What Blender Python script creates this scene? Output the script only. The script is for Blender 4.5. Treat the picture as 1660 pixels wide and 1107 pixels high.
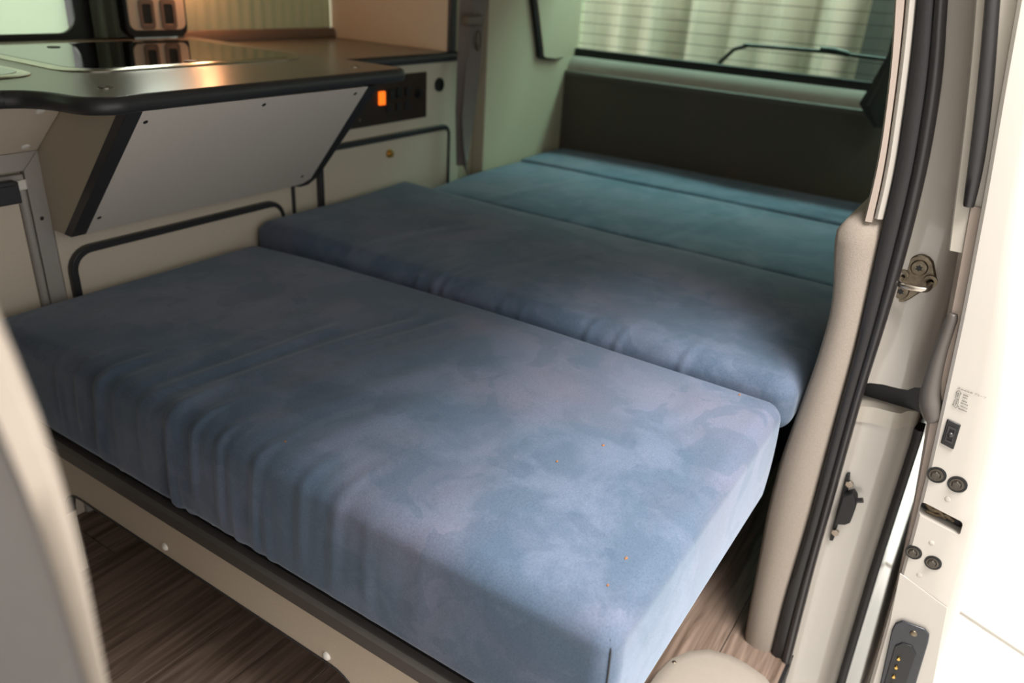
import bpy, bmesh, math, random
import numpy as np
from mathutils import Vector, Matrix
random.seed(4)
for o in list(bpy.data.objects): bpy.data.objects.remove(o)
sc = bpy.context.scene
COL = sc.collection
# ------------------------------------------------------------------ camera
# world: X to the rear of the van, Y from the sliding door across the van, Z up, metres, van floor at z = 0
CAM = np.array([-.532, -.185, 1.06]); FPX = 1262.16
RW = np.array([[0.5492824660476202, -0.3279252859940615, 0.7686050866982067],
               [-0.8335209916818869, -0.2804175824956936, 0.4760343851581677],
               [0.059426668409804734, -0.9021258150795729, -0.4273610708156831]])
cd = bpy.data.cameras.new('camera'); cam = bpy.data.objects.new('camera', cd); COL.objects.link(cam)
cd.sensor_width = 36; cd.lens = FPX / 1660 * 36; cd.clip_start = .02
m = Matrix.Identity(4)
for i in range(3):
    m[i][0] = RW[i][0]; m[i][1] = -RW[i][1]; m[i][2] = -RW[i][2]; m[i][3] = CAM[i]
cam.matrix_world = m
cd.dof.use_dof = True; cd.dof.focus_distance = 1.0; cd.dof.aperture_fstop = 3.6
sc.camera = cam
# ------------------------------------------------------------------ light
w = bpy.data.worlds.new('world'); sc.world = w; w.use_nodes = True
bg = w.node_tree.nodes['Background']; bg.inputs[0].default_value = (1, .975, .94, 1); bg.inputs[1].default_value = 1.0
def area(name, loc, target, size, energy, col=(1, 1, 1)):
    l = bpy.data.lights.new(name, 'AREA'); l.shape = 'RECTANGLE'; l.size, l.size_y = size; l.energy = energy; l.color = col
    o = bpy.data.objects.new(name, l); COL.objects.link(o); o.location = loc
    o.rotation_euler = (Vector(target) - Vector(loc)).to_track_quat('-Z', 'Y').to_euler(); return o
area('garage_ceiling_light', (.05, -.80, 2.6), (.3, .1, .4), (1.1, .7), 80, (1, .965, .925))
area('rear_teal_fill', (2.40, .65, 1.75), (1.2, .65, 1.0), (1.6, .25), 23, (.58, 1, .93))  # added fill, tints the rear cushions teal through the tailgate window
area('far_blind_fill', (.3, 2.9, 1.7), (.2, 1.7, 1.0), (2.6, 1.0), 40, (1, 1, .97))  # added lamp outside the far window to brighten the blind
vs = sc.view_settings; vs.view_transform = 'Standard'; vs.look = 'None'; vs.gamma = 1; vs.use_curve_mapping = False
vs.exposure = 0.72

# ------------------------------------------------------------------ measuring: a sight line cut with a plane of the van
def _ray(p): return RW @ np.array([p[0] - 830, p[1] - 553.5, FPX])
def onx(p, x): d = _ray(p); return CAM + d * ((x - CAM[0]) / d[0])
def ony(p, y): d = _ray(p); return CAM + d * ((y - CAM[1]) / d[1])
def onz(p, z): d = _ray(p); return CAM + d * ((z - CAM[2]) / d[2])
def onpl(p, a, n): d = _ray(p); n = np.array(n); return CAM + d * (np.dot(np.array(a) - CAM, n) / np.dot(d, n))

# ------------------------------------------------------------------ materials
def srgb(r, g, b):
    f = lambda c: (c / 255 / 12.92) if c <= 10 else ((c / 255 + .055) / 1.055) ** 2.4
    return (f(r), f(g), f(b), 1)
MAT = {}
def mat(name, col, rough=.5, metal=0, noise=0, scale=60, bump=0, bscale=None, spec=.5, stretch=None, col2=None, coat=0, sheen=0, sheen_col=None, detail=3):
    m = bpy.data.materials.new(name); m.use_nodes = True; nt = m.node_tree; b = nt.nodes['Principled BSDF']
    b.inputs['Roughness'].default_value = rough; b.inputs['Metallic'].default_value = metal
    b.inputs['Specular IOR Level'].default_value = spec; b.inputs['Coat Weight'].default_value = coat; b.inputs['Coat Roughness'].default_value = .1
    b.inputs['Base Color'].default_value = col
    if sheen:
        b.inputs['Sheen Weight'].default_value = sheen; b.inputs['Sheen Roughness'].default_value = .45; b.inputs['Sheen Tint'].default_value = sheen_col or col
    if noise or bump:
        tc = nt.nodes.new('ShaderNodeTexCoord'); mp = nt.nodes.new('ShaderNodeMapping'); nt.links.new(tc.outputs['Object'], mp.inputs[0])
        if stretch: mp.inputs['Scale'].default_value = stretch
    if noise:
        n = nt.nodes.new('ShaderNodeTexNoise'); n.inputs['Scale'].default_value = scale; n.inputs['Detail'].default_value = detail
        nt.links.new(mp.outputs[0], n.inputs[0])
        r = nt.nodes.new('ShaderNodeValToRGB'); r.color_ramp.elements[0].position = .3; r.color_ramp.elements[1].position = .7
        c2 = col2 or tuple(c * (1 - noise) for c in col[:3]) + (1,)
        r.color_ramp.elements[0].color = c2; r.color_ramp.elements[1].color = col
        nt.links.new(n.outputs[0], r.inputs[0]); nt.links.new(r.outputs[0], b.inputs['Base Color'])
    if bump:
        n2 = nt.nodes.new('ShaderNodeTexNoise'); n2.inputs['Scale'].default_value = bscale or scale; n2.inputs['Detail'].default_value = 2
        nt.links.new(mp.outputs[0], n2.inputs[0])
        bp = nt.nodes.new('ShaderNodeBump'); bp.inputs['Strength'].default_value = bump; bp.inputs['Distance'].default_value = .002
        nt.links.new(n2.outputs[0], bp.inputs['Height']); nt.links.new(bp.outputs[0], b.inputs['Normal'])
    MAT[name] = m; return m
mat('cream', srgb(216, 203, 184), .5, noise=.06, scale=350, bump=.05)
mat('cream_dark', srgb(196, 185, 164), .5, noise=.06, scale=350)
mat('panel_grey', srgb(216, 207, 197), .45, noise=.05, scale=350)
mat('lining', srgb(194, 180, 156), .55, noise=.04, scale=300, bump=.05)
mat('edging', srgb(50, 50, 52), .38, noise=.1, scale=40)
mat('bed_edge', srgb(88, 84, 81), .45, noise=.08, scale=60)
mat('worktop', srgb(128, 120, 108), .3, noise=.16, scale=420, spec=.6)
mat('steel', srgb(190, 182, 170), .22, 1, noise=.08, scale=90)
mat('brass', srgb(214, 170, 96), .3, 1)
mat('rust_steel', srgb(140, 128, 110), .42, 1, noise=.45, scale=140)
mat('bolt_dark', srgb(92, 86, 78), .4, .7, noise=.4, scale=200)
mat('lid_glass', srgb(10, 11, 11), .02, spec=.9)
mat('black', srgb(24, 24, 25), .5, noise=.1, scale=60)
mat('rubber', srgb(38, 36, 36), .42, noise=.12, scale=80, bump=.1, bscale=300)
mat('rubber_soft', srgb(46, 43, 43), .32, noise=.1, scale=60)
mat('dark_panel', srgb(90, 81, 73), .75, noise=.1, scale=260, bump=.15, bscale=500)
mat('rear_rail', srgb(96, 88, 80), .5, noise=.05, scale=100)
mat('white_cap', srgb(236, 232, 224), .35, noise=.02, scale=90)
mat('paint', srgb(186, 179, 170), .22, noise=.02, scale=9, coat=.6)
mat('paint_in', srgb(186, 178, 165), .3, noise=.03, scale=9, coat=.4)
mat('trim_fabric', srgb(158, 146, 134), .85, noise=.12, scale=420, bump=.35, bscale=700)
mat('trim_smooth', srgb(170, 154, 142), .5, noise=.03, scale=60)
mat('handle_grey', srgb(88, 82, 77), .4, noise=.04, scale=80)
mat('cover', srgb(156, 146, 135), .5, noise=.04, scale=120, bump=.06)
mat('fridge_frame', srgb(168, 162, 156), .4, noise=.04, scale=200)
mat('brown_panel', srgb(52, 34, 22), .35, noise=.12, scale=50)
mat('belt', srgb(128, 116, 112), .75, noise=.15, scale=500, stretch=(1, 1, .1))
mat('belt_plastic', srgb(106, 94, 84), .5, noise=.05, scale=80)
mat('plate', srgb(222, 204, 184), .4, noise=.02, scale=80)
mat('recess', srgb(124, 106, 96), .5, noise=.05, scale=80)
mat('sill_brown', srgb(122, 104, 92), .5, noise=.06, scale=60)
mat('curtain_dark', srgb(60, 59, 56), .9, noise=.15, scale=200)
mat('seat_grey', srgb(70, 66, 63), .9, noise=.12, scale=420, bump=.2)
mat('seat_lit_edge', srgb(168, 156, 143), .5, noise=.03, scale=40)  # pale tone holds the highlight on the seat edge
mat('ground', srgb(238, 235, 228), .5, noise=.02, scale=3)
mat('joint', srgb(96, 76, 50), .8, noise=.1, scale=60)
mat('crumb', srgb(150, 104, 70), .8, noise=.2, scale=600)
mat('drape', srgb(188, 185, 170), .9, noise=.05, scale=20)
mat('shutter_dark', srgb(58, 64, 60), .7, noise=.1, scale=20)
mat('mechanism', srgb(112, 96, 72), .5, .4, noise=.7, scale=130)
mat('print_ink', srgb(86, 84, 80), .7, noise=.1, scale=300)
mat('navy_plate', srgb(44, 46, 52), .35, noise=.2, scale=90)
mat('roof_lining', srgb(205, 198, 184), .9, noise=.04, scale=200)
def velvet():
    m = mat('velvet', srgb(80, 97, 120), .85, sheen=.5, sheen_col=srgb(188, 200, 214), spec=.15); nt = m.node_tree; b = nt.nodes['Principled BSDF']
    tc = nt.nodes.new('ShaderNodeTexCoord')
    def noise(sc_, det, dist=0, rough=.5):
        n = nt.nodes.new('ShaderNodeTexNoise'); n.inputs['Scale'].default_value = sc_; n.inputs['Detail'].default_value = det; n.inputs['Distortion'].default_value = dist; n.inputs['Roughness'].default_value = rough
        nt.links.new(tc.outputs['Object'], n.inputs[0]); return n
    def ramp(a, ca, b_, cb, src):
        r = nt.nodes.new('ShaderNodeValToRGB'); e = r.color_ramp.elements; e[0].position = a; e[0].color = ca; e[1].position = b_; e[1].color = cb
        nt.links.new(src.outputs[0], r.inputs[0]); return r
    nap = ramp(.45, srgb(82, 98, 118), .58, srgb(98, 110, 131), noise(9.5, 5, .3, .6))       # brushed nap patches
    warm = ramp(.45, (0, 0, 0, 1), .7, (1, 1, 1, 1), noise(4.1, 3, .2))
    mx = nt.nodes.new('ShaderNodeMixRGB'); mx.inputs[2].default_value = srgb(117, 111, 126)
    sc2 = nt.nodes.new('ShaderNodeMath'); sc2.operation = 'MULTIPLY'; sc2.inputs[1].default_value = .55
    nt.links.new(warm.outputs[0], sc2.inputs[0]); nt.links.new(sc2.outputs[0], mx.inputs[0]); nt.links.new(nap.outputs[0], mx.inputs[1])
    sm = ramp(.555, (0, 0, 0, 1), .585, (.4, .4, .4, 1), noise(13, 3, .6, .5)); m2_ = nt.nodes.new('ShaderNodeMixRGB'); m2_.inputs[2].default_value = srgb(72, 89, 109)      # finger smudges in the nap
    nt.links.new(sm.outputs[0], m2_.inputs[0]); nt.links.new(mx.outputs[0], m2_.inputs[1]); mx = m2_
    fine = ramp(.3, (.82, .82, .82, 1), .7, (1.1, 1.1, 1.1, 1), noise(520, 2))
    mu = nt.nodes.new('ShaderNodeMixRGB'); mu.blend_type = 'MULTIPLY'; mu.inputs[0].default_value = 1
    nt.links.new(mx.outputs[0], mu.inputs[1]); nt.links.new(fine.outputs[0], mu.inputs[2]); nt.links.new(mu.outputs[0], b.inputs['Base Color'])
    bp = nt.nodes.new('ShaderNodeBump'); bp.inputs['Strength'].default_value = .25; bp.inputs['Distance'].default_value = .001
    nt.links.new(noise(650, 2).outputs[0], bp.inputs['Height']); nt.links.new(bp.outputs[0], b.inputs['Normal'])
velvet()
def wood():
    m = mat('wood', srgb(150, 128, 112), .5, spec=.4); nt = m.node_tree; b = nt.nodes['Principled BSDF']
    tc = nt.nodes.new('ShaderNodeTexCoord'); mp = nt.nodes.new('ShaderNodeMapping'); mp.inputs['Scale'].default_value = (2.2, 38, 1); nt.links.new(tc.outputs['Object'], mp.inputs[0])
    oi = nt.nodes.new('ShaderNodeObjectInfo'); ad = nt.nodes.new('ShaderNodeVectorMath'); nt.links.new(mp.outputs[0], ad.inputs[0])
    ml = nt.nodes.new('ShaderNodeMath'); ml.operation = 'MULTIPLY'; ml.inputs[1].default_value = 40; nt.links.new(oi.outputs['Random'], ml.inputs[0]); nt.links.new(ml.outputs[0], ad.inputs[1])
    n = nt.nodes.new('ShaderNodeTexNoise'); n.inputs['Scale'].default_value = 2.2; n.inputs['Detail'].default_value = 8; n.inputs['Distortion'].default_value = .7; nt.links.new(ad.outputs[0], n.inputs[0])
    r = nt.nodes.new('ShaderNodeValToRGB'); e = r.color_ramp.elements; e[0].position = .32; e[0].color = srgb(92, 75, 63); e[1].position = .68; e[1].color = srgb(150, 129, 115)
    nt.links.new(n.outputs[0], r.inputs[0]); nt.links.new(r.outputs[0], b.inputs['Base Color'])
wood()
def glass(name, tint, rough=0.0):
    m = bpy.data.materials.new(name); m.use_nodes = True; nt = m.node_tree; nt.nodes.remove(nt.nodes['Principled BSDF'])
    o = nt.nodes['Material Output']; t = nt.nodes.new('ShaderNodeBsdfTransparent'); t.inputs[0].default_value = tint
    g = nt.nodes.new('ShaderNodeBsdfGlossy'); g.inputs['Roughness'].default_value = rough; lw = nt.nodes.new('ShaderNodeLayerWeight'); pw_ = nt.nodes.new('ShaderNodeMath'); pw_.operation = 'POWER'; pw_.inputs[1].default_value = 5; nt.links.new(lw.outputs['Facing'], pw_.inputs[0]); fr = nt.nodes.new('ShaderNodeMath'); fr.operation = 'MULTIPLY_ADD'; fr.inputs[1].default_value = .9; fr.inputs[2].default_value = .04; nt.links.new(pw_.outputs[0], fr.inputs[0])
    mx = nt.nodes.new('ShaderNodeMixShader'); nt.links.new(fr.outputs[0], mx.inputs[0]); nt.links.new(t.outputs[0], mx.inputs[1]); nt.links.new(g.outputs[0], mx.inputs[2]); nt.links.new(mx.outputs[0], o.inputs[0]); MAT[name] = m
glass('green_glass', (.90, .95, .89, 1)); glass('smoke_glass', (.5, .62, .55, 1))
def translucent(name, col, mixf):
    m = bpy.data.materials.new(name); m.use_nodes = True; nt = m.node_tree; nt.nodes.remove(nt.nodes['Principled BSDF']); o = nt.nodes['Material Output']
    d = nt.nodes.new('ShaderNodeBsdfDiffuse'); d.inputs[0].default_value = col; t = nt.nodes.new('ShaderNodeBsdfTranslucent'); t.inputs[0].default_value = col
    n = nt.nodes.new('ShaderNodeTexNoise'); n.inputs['Scale'].default_value = 300; bp = nt.nodes.new('ShaderNodeBump'); bp.inputs['Strength'].default_value = .1
    nt.links.new(n.outputs[0], bp.inputs['Height']); nt.links.new(bp.outputs[0], d.inputs['Normal'])
    mx = nt.nodes.new('ShaderNodeMixShader'); mx.inputs[0].default_value = mixf; nt.links.new(d.outputs[0], mx.inputs[1]); nt.links.new(t.outputs[0], mx.inputs[2]); nt.links.new(mx.outputs[0], o.inputs[0]); MAT[name] = m
translucent('blind', srgb(226, 232, 222), .6); translucent('curtain_pale', srgb(188, 186, 164), .3); translucent('curtain_grey', srgb(120, 124, 112), .2)
def emit(name, col, s, base):
    m = mat(name, base, .4); b = m.node_tree.nodes['Principled BSDF']; b.inputs['Emission Color'].default_value = col; b.inputs['Emission Strength'].default_value = s
emit('orange_light', (1, .16, .01, 1), .9, srgb(200, 70, 10)); emit('warm_light', (1, .55, .26, 1), 2.4, srgb(255, 220, 190))

# ------------------------------------------------------------------ mesh helpers (vertices in world metres)
WP = {}
def thing(name, loc, label, cat, group=None, kind=None):
    o = bpy.data.objects.new(name, None); COL.objects.link(o); o.location = loc; o.empty_display_size = .05; WP[o] = Vector(loc)
    tag(o, label, cat, group, kind); return o
def tag(o, label, cat=None, group=None, kind=None):
    o['label'] = label
    if cat: o['category'] = cat
    if group: o['group'] = group
    if kind: o['kind'] = kind
    return o
def mk(name, vf, mt, parent=None, bevel=0, ang=35, seg=2, label=None, subsurf=0):
    v, f = vf; v = np.array(v, float)
    me = bpy.data.meshes.new(name); org = Vector(((v[:, 0].min() + v[:, 0].max()) / 2, (v[:, 1].min() + v[:, 1].max()) / 2, v[:, 2].min()))
    me.from_pydata([tuple(p) for p in (v - np.array(org))], [], f)
    bm = bmesh.new(); bm.from_mesh(me); bmesh.ops.remove_doubles(bm, verts=bm.verts, dist=1e-6); bmesh.ops.recalc_face_normals(bm, faces=bm.faces); bm.to_mesh(me); bm.free()
    me.materials.append(MAT[mt]); me.polygons.foreach_set('use_smooth', [True] * len(me.polygons)); me.set_sharp_from_angle(angle=math.radians(ang))
    o = bpy.data.objects.new(name, me); COL.objects.link(o); WP[o] = org
    if parent: o.parent = parent; o.location = org - WP[parent]
    else: o.location = org
    if bevel:
        b = o.modifiers.new('bevel', 'BEVEL'); b.width = bevel; b.segments = seg; b.limit_method = 'ANGLE'; b.angle_limit = math.radians(40); b.harden_normals = False
    if label: o['label'] = label
    return o
def merge(*L):
    V = []; F = []
    for v, f in L:
        k = len(V); V += [tuple(p) for p in v]; F += [tuple(i + k for i in q) for q in f]
    return V, F
def box(x0, x1, y0, y1, z0, z1):
    v = [(x, y, z) for x in (x0, x1) for y in (y0, y1) for z in (z0, z1)]
    return v, [(0, 1, 3, 2), (4, 6, 7, 5), (0, 4, 5, 1), (2, 3, 7, 6), (0, 2, 6, 4), (1, 5, 7, 3)]
def prism(poly, d):
    n = len(poly); d = np.array(d, float); v = [tuple(p) for p in poly] + [tuple(np.array(p) + d) for p in poly]
    return v, [tuple(range(n)), tuple(range(2 * n - 1, n - 1, -1))] + [(i, (i + 1) % n, n + (i + 1) % n, n + i) for i in range(n)]
def loft(secs, closed=True, caps=True):
    n = len(secs[0]); v = [tuple(p) for s in secs for p in s]; f = []
    for k in range(len(secs) - 1):
        for i in range(n if closed else n - 1):
            j = (i + 1) % n; f.append((k * n + i, k * n + j, (k + 1) * n + j, (k + 1) * n + i))
    if caps and closed: f += [tuple(range(n - 1, -1, -1)), tuple(range((len(secs) - 1) * n, len(secs) * n))]
    return v, f
def tube(path, r, n=10, flat=None):
    P = [Vector(p) for p in path]; R = r if isinstance(r, (list, tuple)) else [r] * len(P); secs = []; up = None
    for i, p in enumerate(P):
        t = (P[min(i + 1, len(P) - 1)] - P[max(i - 1, 0)]).normalized()
        if up is None: up = t.orthogonal().normalized()
        up = (up - t * up.dot(t)).normalized(); s = t.cross(up)
        secs.append([p + (up * math.cos(a) + s * math.sin(a)) * R[i] for a in [2 * math.pi * k / n for k in range(n)]])
    return loft(secs)
def cyl(c, ax, r, h, n=20, r2=None):
    c = Vector(c); ax = Vector(ax).normalized(); u = ax.orthogonal().normalized()
    if abs(ax.z) < .9: u = (Vector((0, 0, 1)) - ax * ax.z).normalized()
    s = ax.cross(u); r2 = r if r2 is None else r2
    ring = lambda q, k: [c + ax * q + (u * math.cos(a) + s * math.sin(a)) * k for a in [2 * math.pi * i / n for i in range(n)]]
    return loft([ring(0, r), ring(h, r2)])
def dome(c, ax, r, h, n=16):
    c = Vector(c); ax = Vector(ax).normalized(); u = ax.orthogonal().normalized(); s = ax.cross(u); secs = []
    for k in range(5):
        t = k / 4 * math.pi / 2 * .97
        secs.append([c + ax * h * math.sin(t) + (u * math.cos(a) + s * math.sin(a)) * r * math.cos(t) for a in [2 * math.pi * i / n for i in range(n)]])
    return loft(secs)
def annulus(c, ax, r0, r1, h, n=20):
    c = Vector(c); ax = Vector(ax).normalized(); u = ax.orthogonal().normalized(); s = ax.cross(u)
    ring = lambda q, k: [c + ax * q + (u * math.cos(a) + s * math.sin(a)) * k for a in [2 * math.pi * i / n for i in range(n)]]
    return loft([ring(0, r0), ring(h, r0), ring(h, r1), ring(0, r1), ring(0, r0)], caps=False)
def rrect(x0, x1, y0, y1, r, n=6):
    out = []
    for cx, cy, a0 in ((x1 - r, y1 - r, 0), (x0 + r, y1 - r, 90), (x0 + r, y0 + r, 180), (x1 - r, y0 + r, 270)):
        for i in range(n + 1):
            a = math.radians(a0 + 90 * i / n); out.append((cx + r * math.cos(a), cy + r * math.sin(a)))
    return out
def ring_prism(outer, inner, d):
    n = len(outer); d = np.array(d, float); o2 = [tuple(np.array(p) + d) for p in outer]; i2 = [tuple(np.array(p) + d) for p in inner]
    return loft([list(outer), o2, i2, list(inner), list(outer)], caps=False)
def interp(tab):
    tab = sorted(tab); zs = [t[0] for t in tab]; ys = [t[1] for t in tab]
    def f(z):
        if z <= zs[0]: return ys[0] + (z - zs[0]) * (ys[1] - ys[0]) / (zs[1] - zs[0])
        if z >= zs[-1]: return ys[-1] + (z - zs[-1]) * (ys[-1] - ys[-2]) / (zs[-1] - zs[-2])
        return float(np.interp(z, zs, ys))
    def g(z): return sum(f(z + k * .012) for k in (-3, -2, -1, 0, 1, 2, 3)) / 7      # softened
    return g
def struct(o, label, cat): return tag(o, label, cat, kind='structure')
X3 = lambda pts, x: [(x, a, b) for a, b in pts]
Y3 = lambda pts, y: [(a, y, b) for a, b in pts]
Z3 = lambda pts, z: [(a, b, z) for a, b in pts]

# ------------------------------------------------------------------ setting: ground, floor, shell
YC, YL, XR = 1.22, 1.18, 1.90            # cabinet fronts, side lining, rear panel
ZS = float(ony((720, 86), YC - .01)[2])   # shelf top
YB = 1.68                                # far body side
ZI = 1.40
g0, g1 = onz((1440, 915), -.55), onz((1660, 1060), -.55); gd = (g1 - g0)[:2]; gd = gd / np.linalg.norm(gd); gn = np.array([-gd[1], gd[0]])
gc = (g0 + g1)[:2] / 2
gr = thing('ground', (gc[0], gc[1], -.6), 'white concrete garage floor with one brown joint outside the van', 'ground', kind='structure')
def slab(a, b): return [tuple(gc + gd * s + gn * t) + (-.57,) for s, t in ((-5, a), (5, a), (5, b), (-5, b))]
mk('slab', prism(slab(.010, 5), (0, 0, .02)), 'ground', gr, .002); mk('slab', prism(slab(-5, -.010), (0, 0, .02)), 'ground', gr, .002)
mk('joint_filler', prism(slab(-.03, .03), (0, 0, .006)), 'joint', gr)
fl = thing('floor', (.2, .8, 0), 'wood effect plank floor of the van under the bed', 'floor', kind='structure')
mk('subfloor', box(-1.6, XR, -.1, YB, -.05, -.004), 'black', fl)
pw = .105
for r_ in range(17):
    y0 = -.095 + r_ * pw; x = -1.6 + (r_ * .37) % .8
    xs = [-1.6] + [x + .8 * k for k in range(0, 6) if -1.55 < x + .8 * k < 1.85] + [1.88]
    for a, b in zip(xs, xs[1:]): mk('plank', box(a + .0008, b - .0008, y0 + .0008, min(y0 + pw, YB) - .0008, -.004, 0), 'wood', fl, .0006, seg=1)
o = mk('ceiling', box(-1.62, 2.05, -.06, YB + .05, ZI, ZI + .04), 'roof_lining'); struct(o, 'pale roof lining of the van above the bed', 'ceiling')
# far side: sill, pillars between two windows and header
wf = thing('wall_far', (.3, YB + .02, 0), 'inner body side of the van behind the kitchen', 'wall', kind='structure')
mk('lower_side', box(-1.6, 2.0, YB, YB + .05, -.05, .83), 'paint_in', wf)
mk('header', box(-1.6, 2.0, YB, YB + .05, 1.28, ZI), 'paint_in', wf)
mk('pillar', box(float(ony((121, 20), YB)[0]), .66, YB + .005, YB + .05, .83, 1.28), 'rubber', wf); mk('pillar', box(1.34, 2.0, YB, YB + .05, .83, 1.28), 'paint_in', wf); mk('pillar', box(-1.6, -.85, YB, YB + .05, .83, 1.28), 'paint_in', wf)
o = mk('wall_front', box(-1.66, -1.6, -.06, YB, -.05, ZI), 'dark_panel'); struct(o, 'dark front end of the van cabin', 'wall')

o = mk('wall_near_front', box(-1.6, -.57, -.1, -.05, -.3, ZI), 'paint_in'); struct(o, 'closed front door side of the van beside the driver cabin', 'wall')
o = mk('wall_near_header', box(-.57, .62, -.05, .03, 1.2, ZI), 'roof_lining'); struct(o, 'body header above the sliding door opening', 'wall')
# ------------------------------------------------------------------ bed cushions
def rbox_grid(x0, x1, y0, y1, z0, z1, r, st):
    def ax(a, b):
        n = max(4, int((b - a) / st)); t = list(np.linspace(a, b, n + 1))
        for k in (.2, .4, .6, .8): t += [a + r * k, b - r * k]
        return sorted(set(t))
    A, B, Cc = ax(x0, x1), ax(y0, y1), ax(z0, z1); V = []; F = []
    def face(us, vs_, fn):
        k = len(V)
        for u in us:
            for v_ in vs_: V.append(fn(u, v_))
        nv = len(vs_)
        for i in range(len(us) - 1):
            for j in range(nv - 1): F.append((k + i * nv + j, k + (i + 1) * nv + j, k + (i + 1) * nv + j + 1, k + i * nv + j + 1))
    face(A, B, lambda u, v_: (u, v_, z1)); face(A, B, lambda u, v_: (u, v_, z0))
    face(A, Cc, lambda u, v_: (u, y0, v_)); face(A, Cc, lambda u, v_: (u, y1, v_))
    face(B, Cc, lambda u, v_: (x0, u, v_)); face(B, Cc, lambda u, v_: (x1, u, v_))
    P = np.array(V); lo = np.array([x0 + r, y0 + r, z0 + r]); hi = np.array([x1 - r, y1 - r, z1 - r]); hi = np.maximum(hi, lo)
    inner = np.clip(P, lo, hi); d = P - inner; n = np.linalg.norm(d, axis=1, keepdims=True); N = d / np.maximum(n, 1e-9)
    return inner + N * r, N, F
def gs(x): return np.exp(-x * x)
def cushion(name, x0, x1, y0, y1, z0, z1, r, wrinkles, label, bulge=.008, fb=.0008, st=.006, sag=None, seed=0):
    P, N, F = rbox_grid(x0, x1, y0, y1, z0, z1, r, st)
    # unrolled coordinate: up the front face, then back over the top
    ht = z1 - z0; v = np.where(N[:, 0] < -.7, P[:, 2] - z0, np.where(N[:, 2] > .3, ht + (P[:, 0] - x0), np.where(N[:, 0] < -.05, ht + (P[:, 0] - x0), 9)))
    u = P[:, 1]; d = np.zeros(len(P))
    top = np.clip(N[:, 2], 0, 1); fr = np.clip(-N[:, 0], 0, 1); nr = np.clip(-N[:, 1], 0, 1)
    tx = np.clip((P[:, 0] - x0) / (x1 - x0), 0, 1); ty = np.clip((u - y0) / (y1 - y0), 0, 1); tz = np.clip((P[:, 2] - z0) / ht, 0, 1)
    edge = (1 - (2 * tx - 1) ** 6) * (1 - (2 * ty - 1) ** 8)
    d += top * (bulge * edge - bulge * .5) + (fr + nr) * fb * (1 - (2 * tz - 1) ** 2)
    rs = np.random.RandomState(seed)
    for k in range(14):        # soft unevenness of the foam
        a = rs.uniform(0, 6.28); fq = rs.uniform(6, 22); d += top * .0007 * np.sin((np.cos(a) * P[:, 0] + np.sin(a) * u) * fq + rs.uniform(0, 6.28)) * edge
    for (u0, slope, v0, v1, wd, amp) in wrinkles:
        c = u0 + slope * (v - v0) ; win = 1 / (1 + np.exp(-(v - v0) / .012)) / (1 + np.exp((v - v1) / .02))
        q = (u - c) / wd
        d += amp * win * (gs(q) - .55 * gs((q - 1.5)) - .3 * gs(q + 1.6)) * np.clip(top + fr, 0, 1)
    P = P + N * d[:, None]
    if sag is not None: P[:, 2] += sag(P)
    o = mk(name, (P, F), 'velvet', ang=180); tag(o, label, 'cushion', 'blue bed cushions'); return o
fy = lambda p: float(onx(p, 0)[1])
wr1 = []
# vertical tucks of the loose cover on the front face: (pixel on the face, lean, start, end, width, height)
for p, sl, a, b, wd, am in (((106, 640), -.10, .05, .20, .006, .003), ((135, 650), -.12, .06, .21, .006, .0035), ((165, 680), -.16, .03, .26, .009, .0065), ((200, 700), -.1, .06, .22, .006, .003),
        ((240, 715), -.05, .05, .2, .006, .0032), ((283, 770), -.10, -.03, .24, .0085, .008), ((300, 770), -.05, .02, .2, .006, .004), ((322, 770), -.1, .05, .23, .006, .005), ((362, 800), -.09, .03, .22, .006, .0042), ((385, 830), -.04, -.03, .14, .006, .003),
        ((415, 830), -.12, .02, .24, .007, .0042), ((440, 880), -.02, -.02, .12, .006, .0026), ((495, 880), -.08, .05, .24, .008, .0034), ((545, 905), -.1, .04, .25, .008, .0034), ((600, 940), -.05, .03, .16, .008, .002), ((680, 960), -.1, .05, .22, .012, .0016)):
    wr1.append((fy(p), sl, a, b, wd * 1.25, am * .75))
# long creases running back across the top from the tucks
for y0_, sl, a, b, wd, am in ((.70, -.20, .17, .62, .011, .0034), (.675, -.24, .18, .66, .012, .0032), (.735, -.12, .17, .52, .010, .0025), (.64, -.27, .20, .60, .014, .0026), (.60, -.3, .24, .66, .016, .002), (.78, -.05, .2, .5, .016, .0016), (.55, -.30, .22, .5, .016, .0018), (.46, -.2, .2, .42, .018, .0014), (.84, .05, .3, .55, .02, .0014)):
    wr1.append((y0_, sl, a, b, wd * 1.4, am * 1.5))
Z1, Z2, Z3_ = .503, .527, .517
cushion('bed_cushion', -.006, .572, .004, 1.195, .318, Z1, .026, wr1, 'thick blue velvet cushion with creased cover above the cream bed apron', seed=1, st=.0045, fb=.004,
        sag=lambda P: -.022 * np.clip((P[:, 1] - .55) / .65, 0, 1) ** 1.5 * np.clip((P[:, 2] - .3) / .2, 0, 1))
bc = COL.objects['bed_cushion']; mk('corner_seam', tube([(.0014 - .0042 * (1 - ((z - .318) / .185 * 2 - 1) ** 2), .0114 - .0042 * (1 - ((z - .318) / .185 * 2 - 1) ** 2), z) for z in np.linspace(.335, .474, 10)] + [(.003, .013, .486)], .0011, 6), 'black', bc, label='dark corner seam')
wr2 = []
for px, am in (((665, 470), .004), ((690, 480), .004), ((708, 490), .0035), ((745, 505), .002), ((800, 520), .002), ((830, 535), .0024), ((938, 560), .004), ((985, 575), .0045), ((1090, 605), .005), ((560, 440), .0015), ((610, 455), .0015)):
    wr2.append((float(onx(px, .57)[1]), -.12, -.03, .13, .007, am * .8))
for q in ((.30, -.2), (.5, .3), (.75, .2), (.9, -.3), (.62, -.35)): wr2.append((q[0], q[1], .12, .4, .02, .0016))
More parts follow.
